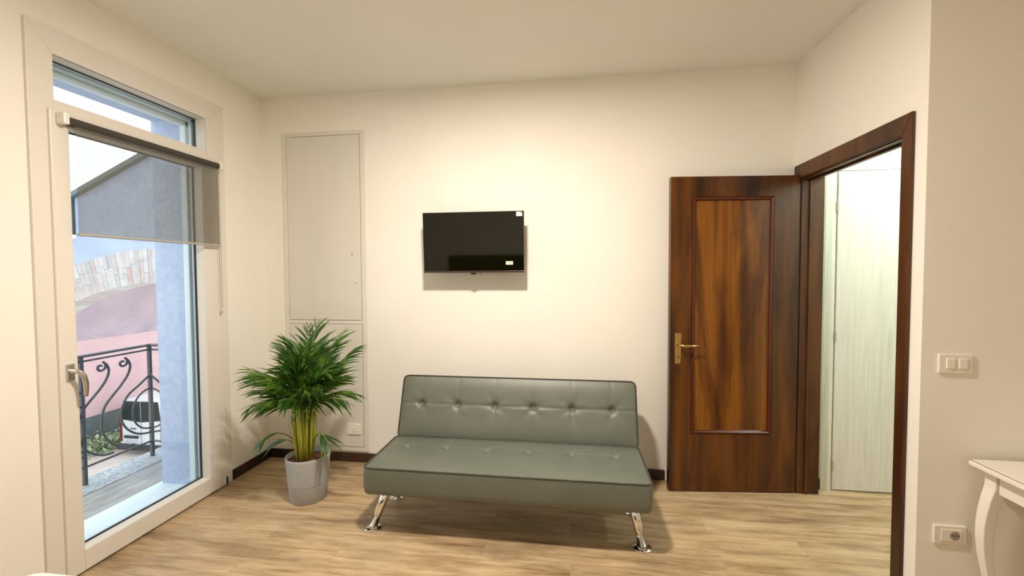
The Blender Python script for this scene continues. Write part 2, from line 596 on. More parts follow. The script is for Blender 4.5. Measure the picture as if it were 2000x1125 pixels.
# leaf
XF = -2.365
LY0, LY1, LZ0, LZ1 = 1.680, 2.628, 0.012, 2.238
GY0, GY1, GZ0, GZ1 = 1.756, 2.497, 0.117, 2.165
mb = MB()
frame_yz(mb, -2.43, XF, LY0, LY1, LZ0, LZ1, GY0, GY1, GZ0, GZ1)
leaf = mb.build('door_leaf', M['pvc'], win, bevel=.005)
mb = MB()
frame_yz(mb, -2.4395, -2.4305, LY0 + .01, LY1 - .01, LZ0 + .01, LZ1 - .01, GY0 + .005, GY1 - .005, GZ0 + .005, GZ1 - .005)
mb.build('gasket', M['gasket'], leaf)
B(-2.446, GY0, GZ0, -2.440, GY1, GZ1).build('glass_pane', M['glass'], leaf)
# handle
mb = MB().box(XF, 1.703, .965, XF + .010, 1.735, 1.045)
mb.tube([(XF, 1.719, 1.01), (XF + .05, 1.719, 1.01)], .011, 12)
hp = mb.build('window_handle', M['nickel'], leaf, bevel=.003, label='satin metal window handle')
mb = MB().tube([(XF + .045, 1.712, 1.013), (XF + .055, 1.722, 1.008), (XF + .058, 1.735, .985), (XF + .058, 1.742, .95), (XF + .056, 1.744, .915), (XF + .053, 1.744, .885)], [.010, .011, .011, .011, .010, .008], 12)
mb.build('lever', M['nickel'], hp, smooth=True)
# hinge foot
MB().box(XL + .016, 2.640, .0, XL + .024, 2.648, .055).build('hinge_gap', M['hole'], win)
# threshold
B(-2.58, 1.70, -.04, -2.44, 2.62, .010).build('threshold', M['sill'], win)

# roller blind
bl = thing('roller_blind', (-2.345, 2.17, 2.20), 'grey translucent roller blind half lowered over the balcony window', 'blind')
XB = -2.333
MB().tube([(-2.345, 1.735, 2.192), (-2.345, 2.597, 2.192)], .021, 20).build('roller_tube', mat('rolled_grey_fabric', (.055, .048, .042), .85), bl)
sh = B(XB - .0006, 1.757, 1.668, XB + .0006, 2.590, 2.192)
sh.build('fabric', M['blind'], bl)
MB().tube([(XB, 1.752, 1.662), (XB, 2.593, 1.662)], .007, 12).build('bottom_bar', mat('grey_bar', (.42, .42, .38), .5), bl)
for y in (1.703, 2.596):
    o = MB().box(-2.365, y, 2.170, -2.318, y + .026, 2.225).build('bracket', M['plate'], bl, bevel=.006)
MB().tube([(-2.345, 1.728, 2.192), (-2.345, 1.742, 2.192)], .014, 14).build('tube_end', M['black'], bl)
mb = MB()
P0 = [(-2.338, 2.604, 2.19), (-2.338, 2.604, 1.26), (-2.338, 2.600, 1.245), (-2.338, 2.594, 1.245), (-2.338, 2.588, 1.26), (-2.338, 2.585, 1.9), (-2.338, 2.585, 2.19)]
mb.tube(P0, .0016, 6)
mb.build('bead_chain', mat('clear_chain', (.38, .36, .30), .4), bl)
MB().lathe([(0, 0), (.006, .003), (.007, .02), (.005, .03), (0, .032)], (-2.338, 2.597, 1.205), 12).build('chain_weight', mat('chain_weight', (.62, .60, .54), .4), bl, smooth=True)

# ------------------------------------------------------------------ wall cupboard in the back wall
cup = thing('wall_cupboard', (-1.885, D, .09), 'tall flush cream cupboard set into the back wall behind the palm', 'cupboard')
mb = MB()
cx0, cx1, cz0, cz1 = -2.228, -1.548, .085, 2.560
mb.box(cx0, D - .010, cz0, -2.192, D, cz1)
mb.box(-1.585, D - .010, cz0, cx1, D, cz1)
mb.box(-2.192, D - .010, 2.530, -1.585, D, cz1)
mb.box(-2.192, D - .010, 1.082, -1.585, D, 1.106)
mb.box(-2.192, D - .010, cz0, -1.585, D, .118)
mb.build('frame', M['hatchframe'], cup, bevel=.003)
dr = B(-2.187, D - .014, 1.112, -1.590, D, 2.525).build('upper_door', M['hatch'], cup, bevel=.002)
for (x, z) in ((-1.656, 1.618), (-1.631, 1.397)):
    MB().tube([(x, D - .013, z), (x, D - .0185, z)], .0055, 12).build('lock', M['nickel'], dr)
for z in (2.38, 1.18):
    MB().tube([(-2.192, D - .016, z - .025), (-2.192, D - .016, z + .025)], .004, 8).build('hinge', M['hatchframe'], dr)
dl = B(-2.187, D - .014, .123, -1.590, D, 1.076).build('lower_door', M['hatch'], cup, bevel=.002)


def socket(name, loc, w_, h_, label, cat, kind, group=None):
    """plate in the XZ plane facing -Y, loc = centre on the wall"""
    x, y, z = loc
    t = thing(name, (x, y, z - h_ / 2), label, cat, group)
    B(x - w_ / 2, y - .009, z - h_ / 2, x + w_ / 2, y, z + h_ / 2).build('plate', M['plate'], t, bevel=.004, seg=3)
    return t


t = socket('wall_socket', (-1.664, D - .0145, .263), .118, .085, 'white socket plate on the cupboard door low behind the palm', 'socket', 0)
mb = B(-1.684, D - .0265, .243, -1.644, D - .0235, .283)
ins = mb.build('socket_insert', M['plate'], t, bevel=.001)
mb = MB()
for dz in (-.010, 0, .010):
    mb.tube([(-1.664, D - .0262, .263 + dz), (-1.664, D - .0272, .263 + dz)], .0022, 8)
mb.build('pin_hole', M['hole'], ins)

t = socket('light_switch', (1.611, YF, 1.078), .128, .082, 'white double switch plate on the wall right of the doorway', 'switch', 0)
for dx in (-.021, .026):
    B(1.611 + dx - .0155, YF - .014, 1.058, 1.611 + dx + .0155, YF - .008, 1.101).build('rocker', M['sticker'], t, bevel=.002)
t = socket('wall_socket', (1.610, YF, .340), .125, .082, 'white socket plate low on the wall beside the white table leg', 'socket', 0)
mb = B(1.575, YF - .0115, .315, 1.653, YF - .0085, .365)
ins = mb.build('socket_insert', M['plate'], t, bevel=.001)
mb = MB().lathe([(0, 0), (.019, 0), (.019, .0015), (0, .0015)], (0, 0, 0), 24)
mb.xform(Matrix.Translation((1.626, YF - .0113, .340)) @ Matrix.Rotation(PI / 2, 4, 'X'))
mb.build('socket_well', mat('socket_well_grey', (.30, .28, .24), .5), ins)
mb = MB()
for dx in (-.0095, 0, .0095):
    mb.tube([(1.626 + dx, YF - .0125, .341), (1.626 + dx, YF - .0140, .341)], .0026, 8)
mb.build('pin_hole', M['hole'], ins)
for i, (x, lab) in enumerate(((-.720, 'small white socket plate under the television, the left one'), (-.595, 'small white socket plate under the television, the right one'))):
    t = socket('wall_socket', (x, D, 1.490), .118, .080, lab, 'socket', 0, )
    B(x - .034, D - .0115, 1.470, x + .034, D - .0085, 1.512).build('socket_insert', M['hatchframe'], t, bevel=.001)

# ------------------------------------------------------------------ television
tv = thing('television', (-.69, 2.97, 1.48), 'black wall-mounted flat television above the grey sofa', 'television')
TW, TH = .722, .424
RX = Matrix.Translation((-.678, 2.955, 1.474)) @ Matrix.Rotation(math.radians(3.3), 4, 'X')
mb = B(-TW / 2, 0, 0, TW / 2, .030, TH)
mb.box(-TW / 2 + .05, .03, .03, TW / 2 - .05, .065, TH * .62)
mb.xform(RX).build('body', M['black'], tv, bevel=.003)
B(-TW / 2 + .004, -.0015, .013, TW / 2 - .004, .001, TH - .004).xform(RX).build('screen', M['screen'], tv)
B(-TW / 2, -.004, -.001, TW / 2, .004, .0125).xform(RX).build('bottom_bezel', M['tvedge'], tv, bevel=.001)
B(-.018, -.004, -.014, .016, .018, .000).xform(RX).build('sensor', M['black'], tv, bevel=.003)
B(TW / 2 - .052, -.0022, TH - .037, TW / 2 - .010, -.0012, TH - .007).xform(RX).build('sticker', M['sticker'], tv, label='square white sticker with red corner')
B(TW / 2 - .022, -.0026, TH - .015, TW / 2 - .010, -.0020, TH - .007).xform(RX).build('sticker_print', M['stickred'], tv)
s2 = B(TW / 2 - .128, -.0022, .054, TW / 2 - .078, -.0012, .078).xform(RX).build('sticker', M['sticker'], tv, label='small white barcode sticker')
mb = MB()
rnd = random.Random(3)
for k in range(9):
    x = TW / 2 - .118 + k * .0036
    mb.box(x, -.0026, .063, x + rnd.choice((.0012, .002)), -.0020, .070)
mb.xform(RX).build('sticker_print', M['ink'], s2)
B(-.79, 3.00, 1.56, -.59, D, 1.74).build('wall_mount', M['black'], tv)

# ------------------------------------------------------------------ sofa
sofa = thing('sofa', (-.36, 2.5, 0), 'grey-green leatherette sofa bed with tufted buttons and chrome legs', 'sofa')


def cushion(w_, d_, t_, buttons, seam_v, r=.03, puff=.018, nx=150, ny=56, dimp=.020, side_bulge=.004):
    """box cushion lying in XY, top at z=t_, local origin at lower left; returns MB and edge outline"""
    mb = MB()
    bm = mb.bm

    def plan(x, y):
        cx_ = min(max(x, r), w_ - r)
        cy_ = min(max(y, r), d_ - r)
        dx, dy = x - cx_, y - cy_
        l = max(abs(dx), abs(dy))
        n = math.hypot(dx, dy)
        if dx and dy and n > 0:
            k = l / n
            return cx_ + dx * k, cy_ + dy * k
        return x, y

    def hgt(x, y):
        u, v = x / w_, y / d_
        e = min(1, (1 - abs(2 * u - 1) ** 14)) * (1 - abs(2 * v - 1) ** 5)
        z = t_ + puff * max(0, e)
        for bx, by in buttons:
            rx, ry = x - bx, y - by
            rr = math.hypot(rx, ry)
            z -= dimp * math.exp(-(rr / .020) ** 2) + dimp * .40 * math.exp(-rr / .045)
            # pull folds
            if rr > 1e-5:
                a = math.atan2(ry, rx)
                z += .0016 * math.cos(5 * a + bx * 9) * math.exp(-((rr - .05) / .04) ** 2)
            z -= .0016 * math.exp(-(rx / .006) ** 2)
        z -= .0035 * math.exp(-((y - seam_v) / .007) ** 2)
        return z
    g = []
    for j in range(ny + 1):
        row = []
        for i in range(nx + 1):
            x, y = w_ * i / nx, d_ * j / ny
            px, py = plan(x, y)
            row.append(bm.verts.new((px, py, hgt(x, y))))
        g.append(row)
    for j in range(ny):
        for i in range(nx):
            bm.faces.new((g[j][i], g[j][i + 1], g[j + 1][i + 1], g[j + 1][i]))
    per = [g[0][i] for i in range(nx)] + [g[j][nx] for j in range(ny)] + [g[ny][i] for i in range(nx, 0, -1)] + [g[j][0] for j in range(ny, 0, -1)]
    outline = [v.co.copy() for v in per]
    c = Vector((w_ / 2, d_ / 2, 0))
    last = per
    lv = [(.96, .001), (.75, side_bulge), (.5, side_bulge * 1.2), (.25, side_bulge), (.05, 0), (0, -.006)]
    for fz, off in lv:
        ring = []
        for p in outline:
            dd = Vector((p.x - c.x, p.y - c.y, 0))
            q = Vector((p.x + (off if dd.x > w_ / 2 - r else (-off if dd.x < -w_ / 2 + r else 0)), p.y + (off if dd.y > d_ / 2 - r else (-off if dd.y < -d_ / 2 + r else 0)), t_ * fz))
            ring.append(bm.verts.new(q))
        k = len(ring)
        for i in range(k):
            bm.faces.new((last[i], ring[i], ring[(i + 1) % k], last[(i + 1) % k]))
        last = ring
    bm.faces.new(last)
    return mb, outline


SW = 1.550
SX0 = -1.137
bxs = [SX0 + .145 + k * (SW - .30) / 5 for k in range(6)]
Ms = Matrix.Translation((SX0, 2.190, .248))
SD, ST = .475, .148
mb, ol = cushion(SW, SD, ST, [(x - SX0, .30) for x in bxs], .30, puff=.016, dimp=.016)
seat = mb.xform(Ms).build('seat', M['leather'], sofa, smooth=True)
pp = [Ms @ (p + Vector((0, 0, .002))) for p in ol[::3]]
MB().tube(pp, .0042, 8, closed=True).build('piping', M['piping'], seat, smooth=True)
BH, BT = .405, .115
ang = math.atan2(.370, .130)
Mb_ = Matrix.Translation((SX0 + .002, 2.672, .385)) @ Matrix.Rotation(ang, 4, 'X')
mb, ol = cushion(SW, BH, BT, [(x - SX0, .222) for x in bxs], .222, puff=.018, dimp=.024, ny=52)
# cushion top (local +z) must face the viewer: shift so that the front face lies on the plane
Mb2 = Mb_ @ Matrix.Translation((0, 0, -BT))
back = mb.xform(Mb2).build('backrest', M['leather'], sofa, smooth=True)
pp = [Mb2 @ (p + Vector((0, 0, .002))) for p in ol[::3]]
MB().tube(pp, .0042, 8, closed=True).build('piping', M['piping'], back, smooth=True)
for x in bxs:
    for (mt_, y, t_, par, dz) in ((Ms, .30, ST, seat, .016 - .016 * 1.40), (Mb2, .222, BT, back, .018 - .024 * 1.40)):
        mb = MB().lathe([(0, .003), (.006, .0022), (.009, 0), (.009, -.003)], (x - SX0, y, t_ + dz), 14)
        mb.xform(mt_).build('button', M['leather'], par, smooth=True)
B(SX0 + .1, 2.30, .205, SX0 + SW - .1, 2.62, .247).build('under_frame', M['black'], sofa)
for (tx, ty, fx, fy) in ((-1.045, 2.335, -1.132, 2.298), (.330, 2.335, .380, 2.308), (-1.045, 2.60, -1.132, 2.64), (.330, 2.60, .380, 2.64)):
    lg = MB().tube([(tx, ty, .250), (fx, fy, .010)], .0245, 28).build('leg', M['chrome'], sofa, smooth=False, label='chrome leg')
    for p in lg.data.polygons:
        p.use_smooth = len(p.vertices) == 4
    MB().lathe([(0, 0), (.050, 0), (.052, .003), (.050, .0065), (.030, .0085), (.026, .010), (0, .010)], (fx, fy, 0), 32).build('foot', M['chrome'], lg, smooth=True)

# ------------------------------------------------------------------ potted palm
PC = Vector((-1.706, 2.560, 0))
palm = thing('potted_palm', PC, 'bushy green areca palm in a round grey pot in the corner', 'plant')
MB().lathe([(0, .0), (.108, 0), (.112, .004), (.1210, .104), (.1218, .107), (.1208, .1095), (.1208, .1115), (.1232, .1135), (.1240, .118), (.1345, .272), (.1350, .286), (.1315, .290), (.1275, .286), (.122, .200), (0, .200)], PC, 56).build('pot', M['pot'], palm, smooth=True, label='round grey pot with a stepped lower band')
mb = MB()
rnd = random.Random(5)
mb.lathe([(0, .262), (.04, .264), (.08, .260), (.11, .257), (.1262, .255), (.1262, .23)], PC, 40)
for v in mb.bm.verts:
    if v.co.z > .24:
        v.co.z += rnd.uniform(-.003, .005)
mb.build('soil', M['soil'], palm, smooth=True)
rnd = random.Random(21)


def clampp(p):
    p = p.copy()
    p.x = max(p.x, XL + .02)
    p.y = min(p.y, D - .03)
    p.z = max(p.z, .01)
    return p


def frond(az, base, lean, length, droop, i, start=.42, leafl=.20, nleaf=20, material=None, wid=.012, tw=None):
    """a petiole curving outward with leaflets on both sides"""
    d = Vector((math.cos(az), math.sin(az), 0))
    p = base.copy()
    th = lean
    n = 26
    pts = [p.copy()]
    tans = []
    for k in range(n):
        t = k / (n - 1)
        th2 = th + droop * (max(0, t - .28) / .72) ** 1.5
        tv = d * math.sin(th2) + Vector((0, 0, 1)) * math.cos(th2)
        tans.append(tv)
        p = p + tv * (length / n)
        pts.append(clampp(p))
    tans.append(tans[-1])
    rs = [.0052 * (1 - .75 * k / n) + .0008 for k in range(n + 1)]
    stalk = MB().tube(pts, rs, 6)
    side = Vector((-d.y, d.x, 0))
    twist = rnd.uniform(-.5, .5) if tw is None else tw
    mb = MB()
    droopk = rnd.uniform(.4, 1.5)
    for j in range(nleaf):
        s = start + (1 - start) * (j + .5) / nleaf
        fi = s * n
        k = int(min(n - 1, fi))
        o = pts[k].lerp(pts[k + 1], fi - k)
        tv = tans[k]
        up = side.cross(tv).normalized()
        if up.z < 0 and th < 1.2:
            pass
        q = (s - start) / (1 - start)
        ll = leafl * (0.62 + .9 * q * (1 - q) * 1.9) * rnd.uniform(.85, 1.12) * (1 - .35 * max(0, q - .7) / .3)
        for sg in (-1, 1):
            sd = (side * math.cos(twist) + up * math.sin(twist)) * sg
            ang_ = math.radians(38 - 22 * q + rnd.uniform(-9, 9))
            dirn = (tv * math.cos(ang_) + sd * math.sin(ang_) + up * rnd.uniform(.05, .40)).normalized()
            m_ = 7
            pL, pR = [], []
            c = o.copy()
            dd = dirn.copy()
            wdir = tv.cross(dd)
            wdir = dd.cross(wdir).normalized()
            for a in range(m_ + 1):
                u = a / m_
                wv = wid * ll / .2 * (math.sin(PI * min(1, (u * .92 + .08)) ** .72)) * .5 + .0006
                if a == m_:
                    wv = .0004
                pL.append(clampp(c + wdir * wv))
                pR.append(clampp(c - wdir * wv))
                dd = (dd + Vector((0, 0, -1)) * (.03 + .10 * u * droopk)).normalized()
                c = c + dd * (ll / m_)
            mb.quadstrip(pL, pR)
    fr = mb.build('frond', material or M['leaf'], palm, smooth=True, normals=False)
    stalk.build('stalk', M['petiole'], fr, smooth=True)


# canes
canes = []
for i in range(24):
    a = 2.39996 * i
    rr = .050 * math.sqrt((i + .5) / 24)
    b0 = PC + Vector((rr * math.cos(a) - .012, rr * math.sin(a) - .01, .256))
    top = b0 + Vector((math.cos(a) * (.004 + .60 * rr), math.sin(a) * (.004 + .60 * rr), rnd.uniform(.30, .42)))
    mid = b0.lerp(top, .5) + Vector((rnd.uniform(-.006, .006), rnd.uniform(-.006, .006), 0))
    MB().tube([b0, mid, top], [.0105, .0085, .0055], 10).build('stem', M['cane'], palm, smooth=True, label='yellow-green stem')
    canes.append((a, top))
ga = 0
spec = []
for i in range(42):
    ga += 2.39996
    a, top = canes[i % 24]
    if i < 10:        # upright centre
        lean, length, droop, drop, st = rnd.uniform(.05, .28), rnd.uniform(.40, .50), rnd.uniform(.2, .6), .04, .20
    elif i < 28:
        lean, length, droop, drop, st = rnd.uniform(.35, .70), rnd.uniform(.38, .50), rnd.uniform(.3, .8), .08, .18
    else:
        lean, length, droop, drop, st = rnd.uniform(.65, .95), rnd.uniform(.34, .44), rnd.uniform(.6, 1.2), .08, .30
    base = Vector((top.x, top.y, max(top.z, .60))) - Vector((0, 0, drop))
    frond(ga, base, lean, length, droop, i, start=st, leafl=rnd.uniform(.16, .22), nleaf=11, wid=.0165)
# sprays seen against the cupboard
for az, lean, ln in ((1.45, .05, .62), (2.1, .22, .60), (.75, .26, .58), (2.6, .42, .56), (.35, .50, .54)):
    frond(az, PC + Vector((rnd.uniform(-.02, .02), rnd.uniform(-.02, .02), .54)), lean, ln, .40, 99, start=.42, leafl=.17, nleaf=11, wid=.0155, tw=0.0)
# low hanging side shoots
for az, base, lean, ln, dr_ in ((3.75, Vector((-.02, 0, .30)), .62, .34, 2.0), (-.55, Vector((.03, 0, .36)), .75, .24, 1.9), (3.2, Vector((-.02, .02, .28)), .9, .26, 1.3)):
    frond(az, PC + base, lean, ln, dr_, 99, start=.62, leafl=.15, nleaf=4, wid=.020)

# ------------------------------------------------------------------ door_1 : dark walnut door, open against the back wall
dor = thing('door_1', (XR, 2.6, 0), 'dark walnut door standing open against the back wall, with its frame', 'door', kind='structure')
# casing (room side)
mb = MB()
cw = .060
for pts in ([(DY0 - cw + .010, 0), (DY0 + .010, 0), (DY0 + .010, DZ - .012), (DY0 - cw + .010, 2.165)],
            [(DY0 - cw + .010, 2.165), (DY0 + .010, DZ - .012), (DY1 - .012, DZ - .012), (DY1 + .050, 2.165)],
            [(DY1 + .050, 2.165), (DY1 - .012, DZ - .012), (DY1 - .012, 0), (DY1 + .050, 0)]):
    mb.prism(pts, 0, XR - .016, XR)
mb.build('casing', M['casing'], dor, bevel=.004)
mb = MB()
mb.box(XR, DY0, 0, 1.622, DY0 + .018, DZ)
mb.box(XR, DY1 - .018, 0, 1.622, DY1, DZ)
mb.box(XR, DY0 + .018, DZ - .018, 1.54, DY1 - .018, DZ)
# stop
mb.box(XR + .045, DY0 + .018, 0, XR + .060, DY0 + .030, DZ - .018)
mb.box(XR + .045, DY1 - .030, 0, XR + .060, DY1 - .018, DZ - .018)
mb.box(XR + .045, DY0 + .030, DZ - .030, XR + .060, DY1 - .030, DZ - .018)
mb.build('jamb', M['casing'], dor, bevel=.002)
B(1.541, DY0 + .018, DZ - .004, 1.622, DY1 - .018, DZ).build('soffit_strip', mat('pale_green_soffit', (.40, .47, .36), .6), dor, label='pale strip under the lintel')
# leaf (local: x from hinge 0 to -w along -X, front facing -Y)
LW, LH, LT = .822, 2.088, .042
ang = math.radians(5.4)
ML = Matrix.Translation((1.472, 3.012, .006)) @ Matrix.Rotation(ang, 4, 'Z')
mb = MB()
px0, px1, pz0, pz1 = -LW + .140, -.160, .388, 1.955
fy0, fy1 = 0, LT
mb.box(-LW, fy0, 0, px0, fy1, LH)
mb.box(px1, fy0, 0, 0, fy1, LH)
mb.box(px0, fy0, pz1, px1, fy1, LH)
mb.box(px0, fy0, 0, px1, fy1, pz0)
leafo = mb.xform(ML).build('door_leaf', M['door'], dor, bevel=.0015)
B(px0 + .001, .010, pz0, px1 - .001, .034, pz1).xform(ML).build('panel', M['doorpanel'], leafo)
mb = MB()
mw = .024
prof = [(0, .004), (.006, -.006), (.013, -.007), (.019, -.001), (mw, .0098), (0, .0098)]
# mitred moulding: sweep the profile round the rectangle
rings = []
for (cx_, cz_, sx_, sz_) in ((px0, pz0, 1, 1), (px1, pz0, -1, 1), (px1, pz1, -1, -1), (px0, pz1, 1, -1)):
    rings.append([mb.bm.verts.new((cx_ + sx_ * a, b_, cz_ + sz_ * a)) for a, b_ in prof])
for i in range(4):
    a, c = rings[i], rings[(i + 1) % 4]
    for k in range(len(prof)):
        k2 = (k + 1) % len(prof)
        mb.bm.faces.new((a[k], a[k2], c[k2], c[k]))
mb.xform(ML).build('moulding', M['moulding'], leafo, label='glossy red-brown moulding around the panel')
# handle plate
hx, hz = -LW + .052, .962
mb = MB().prism([(hx - .020, .865 - .006), (hx - .013, .858), (hx + .011, .858), (hx + .018, .865), (hx + .0215, 1.055), (hx + .018, 1.062), (hx - .018, 1.062), (hx - .0215, 1.055)], 1, -.006, 0)
hpl = mb.xform(ML).build('handle_plate', M['brass'], leafo, bevel=.002)
mb = MB().tube([(hx + .002, -.004, .985), (hx + .004, -.040, .985), (hx + .012, -.052, .985), (hx + .030, -.055, .984), (hx + .075, -.052, .983), (hx + .122, -.048, .984)], [.010, .009, .0095, .0095, .007, .0065], 14)
mb.xform(ML).build('lever', M['brass'], hpl, smooth=True)
mb = MB().tube([(hx, -.0055, .905), (hx, -.0068, .905)], .0045, 12)
mb.box(hx - .002, -.0068, .890, hx + .002, -.0058, .905)
mb.xform(ML).build('keyhole', M['hole'], hpl)
# hinges

# ------------------------------------------------------------------ door_2 : pale hall door
d2 = thing('door_2', (2.12, D, 0), 'pale white-grained closed door seen through the doorway', 'door', kind='structure')
mb = MB()
mb.box(1.668, D - .016, 0, 1.733, D, 2.128)
mb.box(2.560, D - .016, 0, 2.625, D, 2.128)
mb.box(1.668, D - .016, 2.128, 2.625, D, 2.195)
mb.build('casing', M['palewood'], d2, bevel=.003)
B(1.742, D - .018, .008, 2.552, D - .001, 2.124).build('door_leaf', M['palewood'], d2, bevel=.002)
B(1.733, D - .004, 0, 1.742, D - .001, 2.128).build('door_gap', mat('gap_grey', (.42, .43, .38), .8), d2)
for z in (.17, 1.04, 1.90):
    MB().tube([(1.738, D - .020, z - .032), (1.738, D - .020, z + .032)], .0055, 10).build('hinge', M['nickel'], d2)
hl = thing('ceiling_lamp', HALL, 'white round ceiling lamp in the hall', 'lamp')
MB().lathe([(0, .0), (.11, .0), (.13, .05), (.13, H - HALL.z), (0, H - HALL.z)], HALL, 32).build('lamp_body', M['plate'], hl, smooth=True)

# ------------------------------------------------------------------ white table with cabriole legs
tb = thing('side_table', (2.07, 1.66, 0), 'white table with curved cabriole legs at the right wall', 'table')
TX0, TX1, TY0, TY1, TZ = 1.655, 2.55, 1.36, 2.010, .680
top = B(TX0, TY0, TZ - .022, TX1, TY1, TZ - .002).build('table_top', M['tablewhite'], tb, bevel=.004)
B(TX0 + .010, TY0 + .010, TZ - .002, TX1 - .010, TY1 - .004, TZ + .002).build('top_panel', M['tablewhite'], tb, bevel=.001)
mb = MB()
for (a, b_, c, d_) in ((TX0 + .006, TY0 + .006, TX1 - .006, TY0 + .010), (TX0 + .006, TY1 - .004, TX1 - .006, TY1 - .001), (TX0 + .006, TY0 + .006, TX0 + .010, TY1 - .001), (TX1 - .010, TY0 + .006, TX1 - .006, TY1 - .001)):
    mb.box(a, b_, TZ - .003, c, d_, TZ - .0012)
mb.build('top_groove', mat('groove_brown', (.16, .11, .05), .6), tb)
mb = MB()
mb.box(TX0 + .050, TY0 + .07, .570, TX0 + .068, TY1 - .075, TZ - .022)
mb.box(TX1 - .053, TY0 + .07, .570, TX1 - .035, TY1 - .075, TZ - .022)
mb.box(TX0 + .07, TY0 + .035, .570, TX1 - .07, TY0 + .053, TZ - .022)
mb.box(TX0 + .07, TY1 - .053, .570, TX1 - .07, TY1 - .035, TZ - .022)
mb.build('apron', M['tablewhite'], tb, bevel=.003)
prof = [(.658, 0.0, .056), (.62, .000, .056), (.585, -.002, .056), (.54, -.014, .054), (.48, -.026, .051), (.42, -.033, .048), (.36, -.034, .045), (.30, -.030, .041), (.22, -.018, .036), (.14, -.004, .031), (.07, .004, .028), (.03, -.004, .031), (.0, -.012, .034)]
for (cx_, cy_, sx_, sy_) in ((TX0 + .068, TY1 - .045, 1, -1), (TX0 + .068, TY0 + .05, 1, 1), (TX1 - .050, TY1 - .045, -1, -1), (TX1 - .05, TY0 + .05, -1, 1)):
    mb = MB()
    rings = []
    for z, off, s in prof:
        s *= .86
        ox, oy = cx_ + sx_ * off, cy_ + sy_ * off * (.15 if sy_ < 0 else 1)
        h = s / 2
        rings.append([mb.bm.verts.new((ox + a * h, oy + b_ * h, z)) for a, b_ in ((-1, -1), (1, -1), (1, 1), (-1, 1))])
    for a, c in zip(rings, rings[1:]):
        for k in range(4):
            mb.bm.faces.new((a[k], a[(k + 1) % 4], c[(k + 1) % 4], c[k]))
    mb.bm.faces.new(rings[0])
    mb.bm.faces.new(list(reversed(rings[-1])))
    mb.build('leg', M['tablewhite'], tb, bevel=.004)

# ------------------------------------------------------------------ bed (only a corner shows) and lamp, behind the camera
bed = thing('bed', (-.85, .05, 0), 'bed with white cover, its rounded corner at the bottom left', 'bed')
BX0, BX1, BY0, BY1 = -1.72, -.10, -.92, 1.136
mb = B(BX0 + .03, BY0, .08, BX1 - .03, BY1 - .03, .30)
mb.build('bed_base', M['headboard'], bed, bevel=.01)
mb = B(BX0, BY0, .26, BX1, BY1, .552)
mt_o = mb.build('cover', M['linen'], bed, bevel=.09, seg=8)
for x in (BX0 + .1, BX1 - .1):
    for y in (BY0 + .1, BY1 - .13):
        B(x - .03, y - .03, 0, x + .03, y + .03, .08).build('leg', M['headboard'], bed)
B(-1.98, -.995, 0, .25, BY0, 1.31).build('headboard', M['headboard'], bed, bevel=.01)
cl = thing('ceiling_lamp', LAMP, 'flat round ceiling lamp above the room', 'lamp')
MB().lathe([(0, 0), (.15, 0), (.15, -.03), (.14, -.038), (.12, -.038), (.12, -.030), (0, -.030)], LAMP, 40).build('lamp_base', M['plate'], cl, smooth=False)
MB().lathe([(0, -.031), (.115, -.031), (.115, -.035), (0, -.035)], LAMP, 40).build('lamp_diffuser', M['lampglass'], cl)

# ------------------------------------------------------------------ outside: sill, balcony, railing
tag(B(-2.885, 1.60, -.035, -2.58, 2.72, .000).build('window_sill', M['sill'], bevel=.004), 'pale stone sill outside the balcony window', 'sill', kind='structure')
bal = thing('balcony', (-3.25, 1.6, -.2), 'narrow balcony slab with weathered tiles and speckled stone kerb', 'balcony', kind='structure')
B(-3.54, -.6, -.20, -2.85, 3.22, -.062).build('slab', M['facade'], bal)
B(-3.30, -.6, -.062, -2.85, 3.22, -.045).build('tiles', M['tiles'], bal)
mb = B(-3.56, -.6, -.062, -3.30, 3.24, -.040)
mb.build('kerb', M['granite'], bal, bevel=.004)
rl = thing('balcony_railing', (-3.45, 2.0, -.045), 'dark wrought-iron balcony railing with S scrolls', 'railing')
XRL, Yc = -3.45, 3.075
mb = MB()
mb.box(XRL - .022, -.45, .880, XRL + .022, Yc + .02, .896)
mb.box(-3.47, Yc - .02, .880, -2.85, Yc + .022, .896)
mb.build('handrail', M['iron'], rl, bevel=.004)
mb = MB()
for z in (.845, .082):
    mb.box(XRL - .006, -.45, z, XRL + .006, Yc, z + .012)
    mb.box(XRL, Yc - .006, z, -2.85, Yc + .006, z + .012)
mb.build('lower_rail', M['iron'], rl)
posts = [Yc - .5 * k for k in range(0, 8)]
for y in posts:
    B(XRL - .012, y - .012, -.04, XRL + .012, y + .012, .882).build('post', M['iron'], rl, bevel=.002)


def spiral(yc, zc, r0, r1, a0, a1, n=18):
    return [(yc + (r0 + (r1 - r0) * k / n) * math.cos(a0 + (a1 - a0) * k / n), zc + (r0 + (r1 - r0) * k / n) * math.sin(a0 + (a1 - a0) * k / n)) for k in range(n + 1)]


def smoothpts(P, n=6):
    out = []
    for i in range(len(P) - 1):
        p0, p1, p2, p3 = P[max(0, i - 1)], P[i], P[i + 1], P[min(len(P) - 1, i + 2)]
        for k in range(n):
            t = k / n
            out.append(tuple(.5 * ((2 * b_) + (c - a) * t + (2 * a - 5 * b_ + 4 * c - d_) * t * t + (3 * b_ - a - 3 * c + d_) * t ** 3) for a, b_, c, d_ in zip(p0, p1, p2, p3)))
    out.append(P[-1])
    return out


